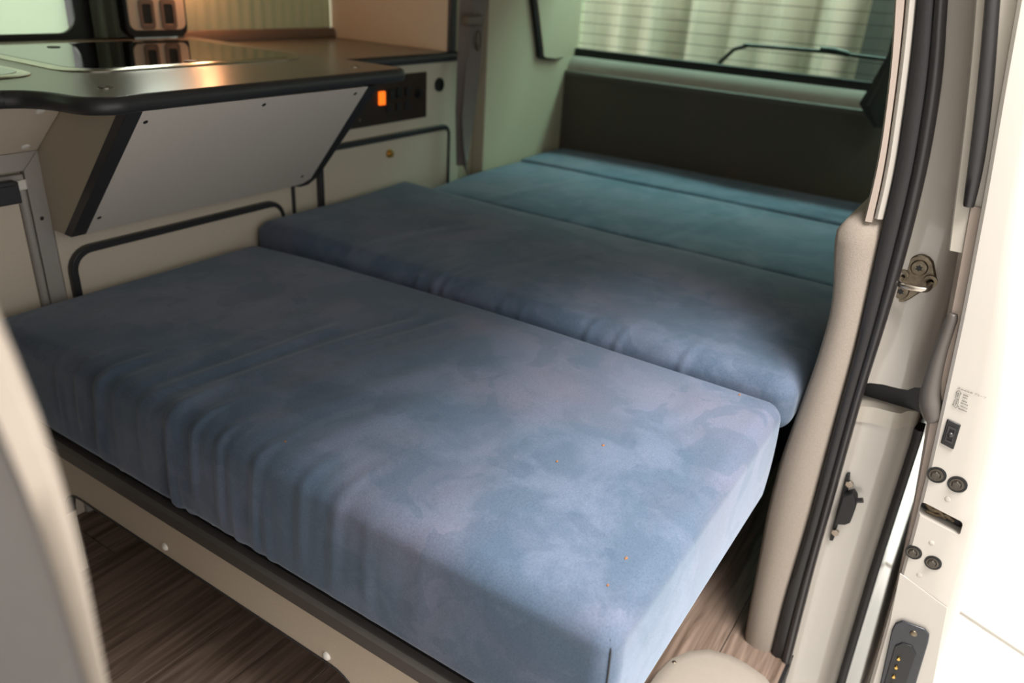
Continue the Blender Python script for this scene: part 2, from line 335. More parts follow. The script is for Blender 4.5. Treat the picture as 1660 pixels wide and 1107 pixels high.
cushion('bed_cushion', .577, 1.096, -.004, 1.205, .432, Z2, .03, wr2, 'blue velvet cushion with dark nap smudges between the two other wide cushions', seed=2, st=.006, sag=lambda P: .012 * np.clip((P[:, 2] - .44) / .05, 0, 1) * np.clip((P[:, 0] - .75) / .35, 0, 1) ** 2 * np.clip((P[:, 1] - .8) / .4, 0, 1) ** 2)
wr3 = [(q, s_, .2, .6, .02, .0018) for q, s_ in ((.25, .3), (.45, -.2), (.7, .25), (.95, -.2))]
cushion('bed_cushion', 1.101, 1.62, .03, YL - .012, .318, Z3_, .024, wr3, 'teal blue velvet cushion beside the hanging seat belt', seed=3, st=.008,
        sag=lambda P: -.016 * np.clip((P[:, 2] - .33) / .1, 0, 1) * np.clip((P[:, 1] - .98) / .19, 0, 1) ** 2 * np.clip((1.3 - P[:, 0]) / .2, 0, 1))
cushion('bed_cushion', 1.622, XR - .004, .05, YL - .012, .318, Z3_ + .001, .013, [], 'narrow teal velvet cushion strip against the dark rear panel', seed=4, st=.01, bulge=.004)
bpy.context.view_layer.update()
for px in ((462, 716), (903, 748), (978, 722), (1015, 905), (985, 949), (1199, 640)):
    hit, loc_, _n, _i = bc.ray_cast(Vector(CAM) - WP[bc], Vector(_ray(px)).normalized()); c = np.array(loc_ + WP[bc]) if hit else onz(px, Z1)
    a = random.uniform(0, 3); s_ = random.uniform(.0018, .0026)
    pts = [Vector((s_ * random.uniform(.7, 1.3) * math.cos(a + t), s_ * .7 * math.sin(a + t), 0)) for t in (0, 1.2, 2.4, 3.7, 5)]
    o = mk('crumb', merge(loft([[Vector(c) + q - Vector((0, 0, .0006)) for q in pts], [Vector(c) + q * 1.1 + Vector((0, 0, .0006)) for q in pts], [Vector(c) + q * .5 + Vector((0, 0, .0015)) for q in pts]])), 'crumb')
    tag(o, 'tiny brown crumb lying on the creased blue cushion', 'crumb', 'crumbs on the cushion')

# ------------------------------------------------------------------ bed frame
bf = thing('bed_platform', (.02, .6, 0), 'cream bed apron with grey top edge and white screw caps under cushions', 'bed platform')
mk('base_board', box(.01, XR - .01, .02, 1.2, .296, .316), 'black', bf, .002)
mk('edge_trim', prism([(-.002, 0, .276), (-.007, 0, .281), (-.007, 0, .301), (-.002, 0, .307), (.022, 0, .307), (.022, 0, .276)], (0, 1.18, 0)), 'bed_edge', bf, label='dark grey edging along the board').location.y += .015
# apron: a board with an arch cut from below
zt, zb = .276, .198
ap = [(.02, 0), (.02, zt), (1.19, zt), (1.19, 0), (1.06, 0), (1.06, zb - .06)]
ap += [(1.06 - .06 * (1 - math.cos(t)), zb - .06 + .06 * math.sin(t)) for t in np.linspace(.2, math.pi / 2, 7)]
ap += [(.40 + .0 - .055 * math.sin(t), zb - .055 * (1 - math.cos(t))) for t in np.linspace(0, math.pi / 2, 8)] + [(.345, 0)]
mk('apron', prism(X3(ap, .002), (.016, 0, 0)), 'cream', bf, .0008)
lo = [(1.06, zb - .06)] + [(1.06 - .06 * (1 - math.cos(t)), zb - .06 + .06 * math.sin(t)) for t in np.linspace(.2, math.pi / 2, 7)] + [(.40 - .055 * math.sin(t), zb - .055 * (1 - math.cos(t))) for t in np.linspace(0, math.pi / 2, 8)] + [(.345, .02)]
secs = [[(a, y, z + b) for a, b in ((.0005, .001), (.0195, .001), (.0195, -.003), (.0005, -.003))] for y, z in lo]
mk('lower_edging', loft(secs), 'edging', bf)
for px in ((268, 886), (530, 1063)): mk('screw_cap', dome(onx(px, .002), (-1, 0, 0), .0068, .005), 'white_cap', bf, label='white plastic screw cap')
mk('riser_board', box(.60, 1.09, .05, 1.2, .318, .430), 'black', bf, .002)
mk('cross_leg', box(.5, .52, .1, 1.15, 0, .31), 'cream_dark', bf)

# ------------------------------------------------------------------ base cabinets
def q(px): return ony(px, YC)
X0 = float(q((85, 373))[0])
def cab_door(par, x0, x1, z0, z1, r, wd):
    ou, inn = rrect(x0, x1, z0, z1, r), rrect(x0 + wd, x1 - wd * .55, z0 + wd, z1 - wd, max(r - wd, .006))
    d = mk('door', prism(Y3(inn, YC + .002), (0, -.011, 0)), 'cream', par, .0015)
    mk('door_edging', ring_prism(Y3(ou, YC + .002), Y3(inn, YC + .002), (0, -.015, 0)), 'edging', d, .002, label='dark grey edging')
    return d
A_l, A_r = float(q((113, 455))[0]), float(q((457, 345))[0]); A_t = float(q((150, 393))[2])
B_l, B_r = float(q((512, 275))[0]), float(q((725, 212))[0]); B_t = float(q((690, 206))[2])
xs1 = float(q((473, 320))[0])
ca = thing('base_cabinet', (.45, YC + .2, 0), 'cream cabinet with dark edged door under the slanted locker', 'cabinet')
mk('body', box(X0 + .003, xs1, YC, YB - .01, 0, .836), 'cream', ca, .001); cab_door(ca, A_l, A_r, .06, A_t, .045, .0135)
cb = thing('base_cabinet', (1.05, YC + .2, 0), 'cream cabinet with brown switch panel and brass locked door', 'cabinet')
mk('body', box(xs1 + .008, 1.365, YC, YB - .01, 0, ZS - .0235), 'cream', cb, .001)
mk('edging_strip', box(xs1 + .0006, xs1 + .0085, YC - .004, YC + .02, 0, ZS - .025), 'edging', cb, .001)
db = cab_door(cb, B_l, B_r, .06, B_t, .03, .014)
lk = onpl((632, 249), (0, YC - .012, 0), (0, 1, 0))
mk('lock', merge(cyl(lk + np.array([0, .003, 0]), (0, -1, 0), .011, .006), cyl(lk + np.array([0, -.002, 0]), (0, -1, 0), .0075, .007), box(lk[0] - .001, lk[0] + .001, lk[1] - .0105, lk[1] - .008, lk[2] - .005, lk[2] + .005)), 'brass', db, .0006, label='brass round lock')
pl, pr, pb, pt = float(q((560, 212))[0]), float(q((690, 150))[0]), float(q((690, 189))[2]), float(q((690, 116))[2])
cp = mk('control_panel', prism(Y3(rrect(pl, pr, pb, pt, .003), YC + .001), (0, -.005, 0)), 'brown_panel', cb, .001, label='dark brown switch panel')
def pbox(px, w_, h_, d, nm, mt, **k):
    c = ony(px, YC - .004); return mk(nm, box(c[0] - w_, c[0] + w_, YC - .004 - d, YC - .003, c[2] - h_, c[2] + h_), mt, cp, .0012, **k)
pbox((618, 159), .0105, .0165, .006, 'lit_rocker_switch', 'orange_light', label='orange lit rocker switch')
for px in ((634, 152), (646, 150), (660, 148)): pbox(px, .0085, .0125, .005, 'rocker_switch', 'black')
for px in ((630, 176), (645, 173), (658, 171)): pbox(px, .0085, .010, .004, 'rocker_switch', 'black')
kc = ony((678, 151), YC - .004); mk('knob', merge(cyl(kc, (0, -1, 0), .014, .004), cyl(kc, (0, -1, 0), .009, .014, r2=.0075)), 'black', cp, .001)
mk('panel_screw', dome(ony((583, 195), YC - .004), (0, -1, 0), .004, .002), 'rust_steel', cp)
sk = q((711, 137))
so = mk('round_socket', annulus(sk, (0, -1, 0), .0185, .013, .006, 24), 'black', cb, .001, label='round black socket'); mk('socket_insert', cyl(sk + np.array([0, .001, 0]), (0, -1, 0), .0132, .003, 20), 'black', so)

# ------------------------------------------------------------------ fridge
fx = thing('fridge', (-.15, YC + .2, 0), 'built in fridge with grey frame and dark latch beside cream cabinet', 'fridge')
ft = float(q((58, 243))[2]); fw = .029; fi = float(q((0, 280))[2])
mk('body', box(-.42, X0 - .001, YC + .012, YB - .01, 0, ft), 'cream_dark', fx)
mk('frame_post', prism([(X0 - fw, YC - .004, 0), (X0 - fw, YC - .004, ft - .031), (X0, YC - .004, ft), (X0, YC - .004, 0)], (0, .016, 0)), 'fridge_frame', fx, .0012)
mk('frame_top', prism([(-.42, YC - .004, ft - .031), (X0 - fw - .0008, YC - .004, ft - .031), (X0 - .0008, YC - .004, ft), (-.42, YC - .004, ft)], (0, .016, 0)), 'fridge_frame', fx, .0012)
dr = mk('fridge_door', box(-.42, X0 - fw - .016, YC + .001, YC + .012, 0, ft - .055), 'cream', fx, .002)
mk('edge_profile', tube([(X0 - fw - .0085, YC + .001, 0), (X0 - fw - .0085, YC + .001, ft - .06)], .0075, 12), 'fridge_frame', dr, label='silver edge profile')
mk('corner_cap', prism(Y3([(X0 - fw - .018, ft - .062), (X0 - fw - .001, ft - .062), (X0 - fw - .001, ft - .044), (X0 - fw - .018, ft - .046)], YC + .004), (0, -.012, 0)), 'white_cap', dr, .002)
mk('top_profile', box(-.42, X0 - fw - .002, YC - .003, YC + .012, ft - .046, ft - .036), 'fridge_frame', dr, .002)
la, lb = onpl((0, 296), (0, YC - .01, 0), (0, 1, 0)), onpl((31, 327), (0, YC - .01, 0), (0, 1, 0))
mk('latch', merge(box(-.16, lb[0], YC - .022, YC + .002, lb[2], la[2]), box(-.16, lb[0] - .006, YC - .026, YC - .02, la[2] - .006, la[2] + .003)), 'edging', dr, .002, label='dark grey door latch')
mk('frame_screw', dome(ony((68, 354), YC - .004), (0, -1, 0), .0036, .0012), 'black', fx)
# sloping fascia from the worktop down to the fridge
p_hi, p_lo = onx((95, 185), X0), np.array([X0, YC - .005, ft + .001]); sl = (p_hi - p_lo); top = p_lo + sl * ((.838 - p_lo[2]) / sl[2])
fn = np.array([0, -sl[2], sl[1]]); fn /= np.linalg.norm(fn)
fa = mk('fascia_panel', prism([(-.42, p_lo[1], p_lo[2]), (X0 - .001, p_lo[1], p_lo[2]), (X0 - .001, top[1], top[2]), (-.42, top[1], top[2])], (0, .016, 0)), 'cream', bevel=.0008)
tag(fa, 'sloping cream fascia with white screw caps between fridge and worktop', 'panel')
for px in ((65, 180), (41, 238)): mk('screw_cap', dome(onpl(px, p_lo, fn), fn, .0078, .003), 'white_cap', fa)

# ------------------------------------------------------------------ slanted locker under the worktop
a_b = onx((116, 384), X0); a_t = onx((207, 180), X0)          # lower and upper end of the slanted face
dsl = a_t - a_b; a_t = a_b + dsl * ((.838 - a_b[2]) / dsl[2]); dsl = a_t - a_b
ln = np.array([0, -dsl[2], dsl[1]]); ln /= np.linalg.norm(ln)
L = lambda px: onpl(px, a_b, ln)
lk_ = thing('slanted_locker', (.45, 1.1, a_b[2]), 'locker with slanted pale panel and dark edges hanging below the worktop', 'locker')
mk('side_panel', prism([(X0, YC - .002, a_b[2]), tuple(a_b), tuple(a_t), (X0, YC - .002, .835)], (.014, 0, 0)), 'cream_dark', lk_, .0008, label='beige side panel')
bw = .026; xr_t, xr_b = float(L((602, 134))[0]), float(L((497, 297))[0])
def pl_pt(x, t, off=0): return tuple(np.array([x, *(a_b + dsl * t)[1:]]) + ln * off)
fp = [pl_pt(X0 + bw, 0), pl_pt(xr_b - .03, 0), pl_pt(xr_b - .012, .006), pl_pt(xr_b + .004, .05), pl_pt(xr_t, 1), pl_pt(X0 + bw, 1)]
mk('front_panel', prism(fp, (0, .022, 0)), 'panel_grey', lk_, .0008, label='pale grey slanted front panel')
mk('edge_band', prism([pl_pt(X0 - .0006, 0, .001), pl_pt(X0 + bw, 0, .001), pl_pt(X0 + bw, 1, .001), pl_pt(X0 - .0006, 1, .001)], (0, .024, 0)), 'edging', lk_, .001, label='dark grey edge band')
mk('edge_band', prism([pl_pt(xr_b - .034, -.004, .001), pl_pt(xr_b - .012, .004, .001), pl_pt(xr_b + .004, .05, .001), pl_pt(xr_t, 1, .001), pl_pt(xr_t + .030, 1, .001), pl_pt(xr_b + .024, .07, .001), pl_pt(xr_b + .008, -.02, .001), pl_pt(xr_b - .012, -.028, .001)], (0, .026, 0)), 'edging', lk_, .001, label='dark grey edge band')
mk('back_box', prism([pl_pt(X0 + .02, .02, -.017), (X0 + .02, YC - .002, a_b[2]), (X0 + .02, YC - .002, .826), pl_pt(X0 + .02, .94, -.018)], (xr_b - X0 - .06, 0, 0)), 'cream_dark', lk_)
for px in ((236, 198), (428, 170), (576, 152), (161, 353), (490, 286)): mk('screw', dome(L(px), ln, .0042, .0012), 'black', lk_)

# ------------------------------------------------------------------ worktops, hob lid, sink lid
ZW = .865
fpx = [(0, 147), (40, 147), (80, 150), (120, 156), (150, 158), (190, 157), (230, 152)]
fr_ = [onz(p, ZW)[:2] for p in fpx]; yf = float(fr_[-1][1]); xe = .795
ol = [(-.42, float(fr_[0][1]))] + [tuple(map(float, p)) for p in fr_] + [(xe - .03, yf + .015)] + [(xe - .03 + .03 * math.sin(t), yf + .045 - .03 * math.cos(t)) for t in np.linspace(.2, math.pi / 2, 5)]
# smooth the wave of the front edge
def catmull(P, n=6):
    P = [np.array(p) for p in P]; out = []
    for i in range(len(P) - 1):
        a, b, c, d = P[max(i - 1, 0)], P[i], P[i + 1], P[min(i + 2, len(P) - 1)]
        for k in range(n):
            t = k / n; out.append(tuple(.5 * ((2 * b) + (c - a) * t + (2 * a - 5 * b + 4 * c - d) * t * t + (3 * b - a - 3 * c + d) * t ** 3)))
    return out + [tuple(P[-1])]
front = catmull(ol[1:8]); front = [ol[0]] + front + ol[8:]
wt = thing('worktop', (.2, 1.3, ZW - .024), 'grey kitchen worktop with wavy front and thick dark edging', 'worktop')
mk('slab', prism(Z3(front + [(xe, YB - .002), (-.42, YB - .002)], ZW - .024), (0, 0, .024)), 'worktop', wt, .001)
def edge_sweep(path, zc, h, out):
    secs = []
    for i, p in enumerate(path):
        a, b = np.array(path[max(i - 1, 0)]), np.array(path[min(i + 1, len(path) - 1)]); t = (b - a) / np.linalg.norm(b - a); n = np.array([t[1], -t[0]])
        sec = []
        for k in range(7):
            an = -math.pi / 2 + math.pi * k / 6; sec.append((p[0] + n[0] * out * math.cos(an), p[1] + n[1] * out * math.cos(an), zc + h * math.sin(an)))
        sec += [(p[0] - n[0] * .004, p[1] - n[1] * .004, zc + h), (p[0] - n[0] * .004, p[1] - n[1] * .004, zc - h)]
        secs.append(sec)
    return loft(secs)
mk('edge_moulding', edge_sweep(front, ZW - .0125, .0128, .010), 'edging', wt, ang=50, label='dark grey rounded edge moulding')
for px in ((170, 142), (574, 108)):
    c = onz(px, ZW); mk('push_lock', annulus((c[0], c[1], ZW - .0005), (0, 0, 1), .0115, .0085, .0016), 'steel', wt)
    mk('push_lock_core', cyl((c[0], c[1], ZW - .0005), (0, 0, 1), .006, .0012, 14), 'steel', wt)
sw = thing('shelf_worktop', (1.1, 1.4, .80), 'lower grey shelf top with dark edge beside the wardrobe panel', 'worktop')
mk('slab', box(xe + .002, 1.43, YC - .006, YB - .002, ZS - .022, ZS), 'worktop', sw, .001)
mk('edge_moulding', edge_sweep([(xe + .002, YC - .006), (1.1, YC - .006), (1.372, YC - .006)], ZS - .0115, .0125, .009), 'edging', sw, ang=50)
# hob
hx0, hx1, hy0, hy1 = .205, .735, 1.155, 1.57
hb = thing('hob', (.41, 1.3, ZW), 'black mirror glass hob lid in rounded steel rim on the worktop', 'hob')
ou, i1, i2 = rrect(hx0, hx1, hy0, hy1, .075, 8), rrect(hx0 + .012, hx1 - .012, hy0 + .012, hy1 - .012, .064, 8), rrect(hx0 + .02, hx1 - .02, hy0 + .02, hy1 - .02, .058, 8)
mk('rim', loft([Z3(ou, ZW + .0002), Z3(ou, ZW + .0015), Z3(i1, ZW + .0055), Z3(i2, ZW + .004), Z3(i2, ZW + .0002)], caps=False), 'steel', hb, ang=60, label='polished steel rim')
mk('lid', prism(Z3(i2, ZW + .0004), (0, 0, .0042)), 'lid_glass', hb, .0008, label='black mirror glass lid')
for px in ((87, 76), (224, 69), (309, 99)):
    c = onz(px, ZW + .005); mk('lid_pad', cyl((c[0], c[1], ZW + .004), (0, 0, 1), .012, .002, 20), 'black', hb, .0006)
sx1 = float(onz((52, 119), ZW)[0]); sy0 = float(onz((10, 128), ZW)[1])
snk = thing('sink_lid', (-.1, 1.25, ZW), 'smoked glass sink lid in steel rim beside the hob', 'sink')
ou, i1, i2 = rrect(-.35, sx1, sy0, 1.5, .06, 8), rrect(-.338, sx1 - .011, sy0 + .011, 1.489, .05, 8), rrect(-.331, sx1 - .018, sy0 + .018, 1.482, .044, 8)
mk('rim', loft([Z3(ou, ZW + .0002), Z3(ou, ZW + .0015), Z3(i1, ZW + .0055), Z3(i2, ZW + .004), Z3(i2, ZW + .0002)], caps=False), 'steel', snk, ang=60)
mk('lid', prism(Z3(i2, ZW + .0004), (0, 0, .0042)), 'lid_glass', snk, .0008)

# ------------------------------------------------------------------ far side: windows, blinds, curtains, switch plate, lamp
def F(px, y=YB): return ony(px, y)
wx = float(F((118, 20))[0]); wx2 = float(F((150, 20))[0])
w2 = thing('window_1', (wx - .6, YB - .005, .86), 'side window with pale green blind and black rubber surround above worktop', 'window', kind='structure')
mk('blind', box(-.84, wx - .008, YB + .012, YB + .016, .87, 1.26), 'blind', w2, label='pale green translucent blind')
mk('pane', box(-.84, wx - .008, YB + .03, YB + .034, .86, 1.27), 'green_glass', w2)
ou, inn = rrect(-.87, wx2, .845, 1.29, .06), rrect(-.83, wx, .878, 1.255, .04)
mk('rubber_surround', ring_prism(Y3(ou, YB + .006), Y3(inn, YB + .006), (0, -.016, 0)), 'rubber', w2, .004)
def pleats(x0, x1, n, amp, y, z0, z1, th=.002):
    N = n * 10; a = []; b = []
    for i in range(N + 1):
        t = i / N; x = x0 + (x1 - x0) * t; dy = amp * math.sin(t * n * 2 * math.pi) + amp * .35 * math.sin(t * n * 5.1 + 1)
        a.append((x, y + dy)); b.append((x, y + dy + th))
    return prism(Z3(a + b[::-1], z0), (0, 0, z1 - z0))
cg = mk('curtain', pleats(float(F((150, 20), YB - .03)[0]), float(F((205, 20), YB - .03)[0]), 3, .008, YB - .028, ZW + .003, 1.3), 'curtain_grey'); tag(cg, 'grey gathered curtain between the pale blind and the switch plate', 'curtain')
cx0, cx1 = float(F((296, 20), YB - .012)[0]), float(ony((727, 50), YC)[0]) - .003
cpz = float(F((400, 48), YB - .02)[2])
cl_ = mk('curtain', pleats(cx0, cx1, 14, .0012, YB - .012, cpz, 1.3), 'curtain_pale'); tag(cl_, 'pale olive flat curtain above the brown ledge', 'curtain')
w3 = thing('window_2', (1.0, YB + .03, .86), 'side window behind the pale olive curtain', 'window', kind='structure')
mk('pane', box(.66, 1.34, YB + .03, YB + .034, .83, 1.28), 'green_glass', w3); 
zl = float(F((430, 48), YB - .03)[2])
o = mk('ledge', prism([(cx0 - .02, YB - .002, ZS + .001), (cx0 - .02, YB - .034, ZS + .001), (cx0 - .02, YB - .034, zl - .012), (cx0 - .02, YB - .026, zl), (cx0 - .02, YB - .002, zl)], (cx1 - cx0 + .02, 0, 0)), 'sill_brown', bevel=.002)
tag(o, 'brown ledge running along the wall below the pale curtain', 'ledge')
# switch plate
y_p = YB - .05
s0, s1 = onpl((212, 50), (0, y_p, 0), (0, 1, 0)), onpl((303, 52), (0, y_p, 0), (0, 1, 0)); zb_ = float(s0[2])
spl = thing('socket_plate', (float(s0[0] + s1[0]) / 2, y_p, zb_), 'cream rounded plate with two dark sockets standing behind the hob', 'socket plate')
pxa, pxb = float(s0[0]), float(s1[0])
mk('backing', prism(Y3(rrect(pxa - .008, pxb + .006, ZW + .003, zb_ + .17, .022), y_p + .002), (0, .045, 0)), 'black', spl, .003, label='black backing box')
mk('plate', prism(Y3(rrect(pxa, pxb, zb_, zb_ + .16, .018), y_p), (0, .004, 0)), 'plate', spl, .0015)
for a in (238, 273):
    e = lambda px: onpl(px, (0, y_p, 0), (0, 1, 0))
    c = e((a, 23)); cxx = float(c[0]); cz = float(c[2]); hw = float(e((a + 12.5, 23))[0]) - cxx; iw = hw * .56; hh_ = cz - float(e((a, 48))[2]); ih = hh_ * .64
    s_ = mk('socket', ring_prism(Y3(rrect(cxx - hw, cxx + hw, cz - hh_, cz + hh_, .010), y_p + .001), Y3(rrect(cxx - iw, cxx + iw, cz - ih, cz + ih, .004), y_p + .001), (0, -.003, 0)), 'recess', spl, .001, label='brown socket surround')
    mk('rocker', prism(Y3(rrect(cxx - iw, cxx + iw, cz - ih, cz + ih, .004), y_p + .001), (0, -.0015, 0)), 'black', s_, .0008)
# reading lamp under the roof lockers
lm = thing('wall_lamp', (.80, YB - .05, 1.04), 'small warm lamp on the wall above the ledge', 'lamp')
mk('lamp_body', cyl((.80, YB - .075, 1.075), (0, 0, 1), .03, .02, 20, r2=.022), 'steel', lm, .002); mk('bracket', box(.79, .81, YB - .08, YB - .02, 1.092, 1.102), 'steel', lm, .002)
mk('lens', dome((.80, YB - .075, 1.0755), (0, 0, -1), .026, .012), 'warm_light', lm)
pl_ = bpy.data.lights.new('lamp_bulb', 'POINT'); pl_.energy = .7; pl_.color = (1, .44, .20); pl_.shadow_soft_size = .02
po = bpy.data.objects.new('lamp_bulb', pl_); COL.objects.link(po); po.parent = lm; po.location = (0, -.03, .01)

# ------------------------------------------------------------------ wardrobe panel, lining, seat belt
wd = thing('wardrobe', (1.34, 1.45, ZS), 'tall cream wardrobe side with dark front edge standing on the shelf', 'wardrobe')
XW = float(ony((727, 50), YC)[0])
mk('side_panel', box(XW, XW + .016, YC + .004, YB - .002, ZS + .0005, ZI - .005), 'cream', wd, .001)
mk('front_edge', box(XW - .002, XW + .024, YC - .010, YC + .0035, ZS + .0005, ZI - .005), 'edging', wd, .003, label='dark grey front edging')
mk('front_stile', box(XW + .025, 1.43, YC - .002, YC + .014, ZS + .0005, ZI - .005), 'lining', wd, .001)
mk('end_stile', box(1.366, 1.43, YC - .0005, YC + .014, 0, ZS - .0245), 'lining', cb)
ln_ = thing('wall_side_lining', (1.65, YL, 0), 'pale green cream lining panel between seat belt and rear window', 'wall', kind='structure')
mk('lining_panel', box(1.432, XR + .1, YL, YC + .05, 0, ZI - .005), 'lining', ln_, .003)
qs = [ony(p, YL) for p in ((874, 93), (893, 95), (905, 92), (912, 84), (917, 40), (921, 0))]
qs = [(float(a[0]), float(a[2])) for a in qs]; hx = float(ony((862, 0), YL)[0]); hz = qs[-1][1]
poly = [(qs[0][0] - .012, qs[0][1] + .03), (qs[0][0] - .006, qs[0][1] + .008), (qs[0][0] + .008, qs[0][1])] + qs[1:] + [(qs[-1][0] + .012, hz + .25), (hx - .05, hz + .25), (hx, hz)]
lf = thing('cupboard_flap', (1.75, YL, .85), 'small tapered cupboard flap with black edge on the pale lining', 'cupboard flap')
mk('flap', prism(Y3(poly, YL - .0155), (0, -.005, 0)), 'lining', lf, .003)
mk('flap_edge', prism(Y3([(a - .014 if a < 1.76 else a + .001, b - .004) for a, b in poly], YL), (0, -.016, 0)), 'black', lf, .002, label='black edge')
def ribbon(path, wdt, th, twist=None):
    P = [Vector(p) for p in path]; secs = []
    for i, p in enumerate(P):
        t = (P[min(i + 1, len(P) - 1)] - P[max(i - 1, 0)]).normalized(); a = twist[i] if twist else 0
        s_ = Vector((math.cos(a), math.sin(a), 0)); s_ = (s_ - t * s_.dot(t)).normalized(); n = t.cross(s_); hw = wdt / 2
        secs.append([p - s_ * hw - n * th, p + s_ * hw - n * th, p + s_ * hw + n * th, p - s_ * hw + n * th])
    return loft(secs)
B = lambda px, y=YL - .03: ony(px, y)
sb = thing('seat_belt', (1.42, YL - .03, .52), 'grey seat belt with brown stopper hanging before the lining', 'seat belt')
pa = [B((785, -60)), B((778, 0)), B((772, 40)), B((769, 90)), B((764, 140)), B((759, 190)), B((757, 235)), B((755, 262), YL - .014), B((755, 276), YL - .006)]
mk('webbing', ribbon(pa, .046, .0011, [-.5, -.5, -.5, -.45, -.4, -.3, .2, .7, .9]), 'belt', sb)
pa2 = [B((760, -60), YL - .012), B((756, 0), YL - .012), B((752, 80), YL - .012), B((748, 180), YL - .012), B((749, 268), YL - .007)]
mk('webbing', ribbon(pa2, .034, .001, [-.9] * 5), 'belt', sb)
c = Vector(B((769, 33), YL - .046)); mk('stopper', box(c.x - .038, c.x + .038, c.y - .009, c.y + .012, c.z - .014, c.z + .012), 'belt_plastic', sb, .006, seg=3, label='brown plastic belt stopper')
c = Vector(B((776, 66), YL - .044)); mk('tongue_loop', loft([[c + Vector((.011 * math.cos(a) + .0028 * math.cos(b) * math.cos(a), .0028 * math.sin(b), .024 * math.sin(a) + .0028 * math.cos(b) * math.sin(a))) for b in [k * math.pi / 4 for k in range(8)]] for a in [k * math.pi / 10 for k in range(21)]], caps=False), 'rust_steel', sb)

# ------------------------------------------------------------------ rear end
rp = thing('wall_rear', (XR, .6, 0), 'dark charcoal rear panel behind the teal cushions', 'wall', kind='structure')
zt_ = float(onx((1100, 138), XR)[2])
mk('panel', box(XR, XR + .025, -.06, YL + .02, 0, zt_ - .012), 'dark_panel', rp)
mk('top_rail', prism([(XR - .004, -.06, zt_ - .016), (XR - .004, -.06, zt_ - .003), (XR, -.06, zt_), (XR + .03, -.06, zt_), (XR + .03, -.06, zt_ - .016)], (0, YL + .08, 0)), 'rear_rail', rp, .001)
zg = float(onx((1100, 105), XR + .05)[2]); zs_ = float(onx((1100, 118), XR + .04)[2])
hh = zs_ - zt_
sec = [(XR + .012, zt_ - .01), (XR + .012, zt_ + .001), (XR + .016, zt_ + .014), (XR + .026, zt_ + .032), (XR + .042, zt_ + .045), (XR + .06, zs_ + .004), (XR + .09, zs_ + .004), (XR + .09, zt_ - .01)]
o = mk('trim_1', prism([(a, .0, b) for a, b in sec], (0, YL + .05, 0)), 'paint', ang=60); struct(o, 'cream painted tailgate sill above the dark rear panel', 'sill')
wr = thing('window_3', (XR + .08, .6, zs_), 'rear tailgate window with heater lines and black rubber', 'window', kind='structure')
mk('rubber', box(XR + .055, XR + .085, -.05, YL + .09, zs_ - .004, zg + .014), 'black', wr, .004)
mk('pane', box(XR + .07, XR + .075, -.05, YL + .09, zg - .01, 1.34), 'green_glass', wr)
for k in range(12):
    z = zg + .030 + .0325 * k; mk('heater_line', box(XR + .0688, XR + .0699, .0, YL + .08, z, z + .0016), 'shutter_dark', wr)
mk('frame_side', box(XR + .05, XR + .1, -.06, -.0, .78, 1.36), 'black', wr); mk('frame_top', box(XR + .05, XR + .1, -.06, YL + .1, 1.32, ZI), 'black', wr); mk('frame_far', box(XR + .05, XR + .1, YL + .05, YB, .7, ZI), 'paint_in', wr)
xw = XR + .1
wp = thing('rear_wiper', (xw, .5, zg), 'black wiper arm resting outside the rear window', 'wiper')
W = lambda px: onx(px, xw)
mk('arm', tube([W((1150, 125)), W((1168, 100)), W((1190, 80)), W((1212, 74))], [.008, .007, .006, .006]), 'black', wp)
mk('blade', tube([W((1205, 73)), W((1280, 79)), W((1340, 84)), W((1400, 92)), W((1440, 97))], .0055, 8), 'black', wp)
mk('bridge', tube([W((1330, 80)), W((1352, 82)), W((1375, 88))], .008, 8), 'black', wp)
# gathered dark curtain at the near rear corner
D = lambda px, x=XR - .06: onx(px, x)
cs = []
for px, r_ in (((1478, -120), .012), ((1466, 40), .012), ((1456, 90), .014), ((1440, 140), .024), ((1424, 172), .027), ((1422, 190), .016), ((1424, 207), .006)):
    c = Vector(D(px)); cs.append([c + Vector((r_ * .7 * math.cos(a) * (1 + .18 * math.sin(5 * a)), r_ * 1.6 * math.sin(a) * (1 + .18 * math.sin(5 * a)), 0)) for a in [2 * math.pi * k / 30 for k in range(30)]])
o = mk('curtain', loft(cs), 'curtain_dark'); tag(o, 'dark grey gathered curtain at the rear window corner', 'curtain')
# outside the rear window
def drape(y0, y1, n, amp, x, z0, z1):
    N = n * 12; a = []; b = []
    for i in range(N + 1):
        t = i / N; y = y0 + (y1 - y0) * t; dx = amp * math.sin(t * n * 2 * math.pi) + amp * .6 * math.sin(t * n * 4.3 + 2)
        a.append((x + dx, y)); b.append((x + dx + .004, y))
    return prism(Z3(a + b[::-1], z0), (0, 0, z1 - z0))
xd = 2.75; yd = float(onx((1395, 80), xd)[1])
o = mk('garage_drape', drape(yd + .005, 3.4, 17, .05, xd + .06, -.54, 2.4), 'drape'); tag(o, 'pale pleated drape hanging outside behind the rear window', 'drape')
o = mk('roller_shutter', box(xd - .02, xd + .02, -.32, yd - .005, -.54, 2.4), 'shutter_dark'); tag(o, 'dark shutter outside beside the pale drape', 'shutter')

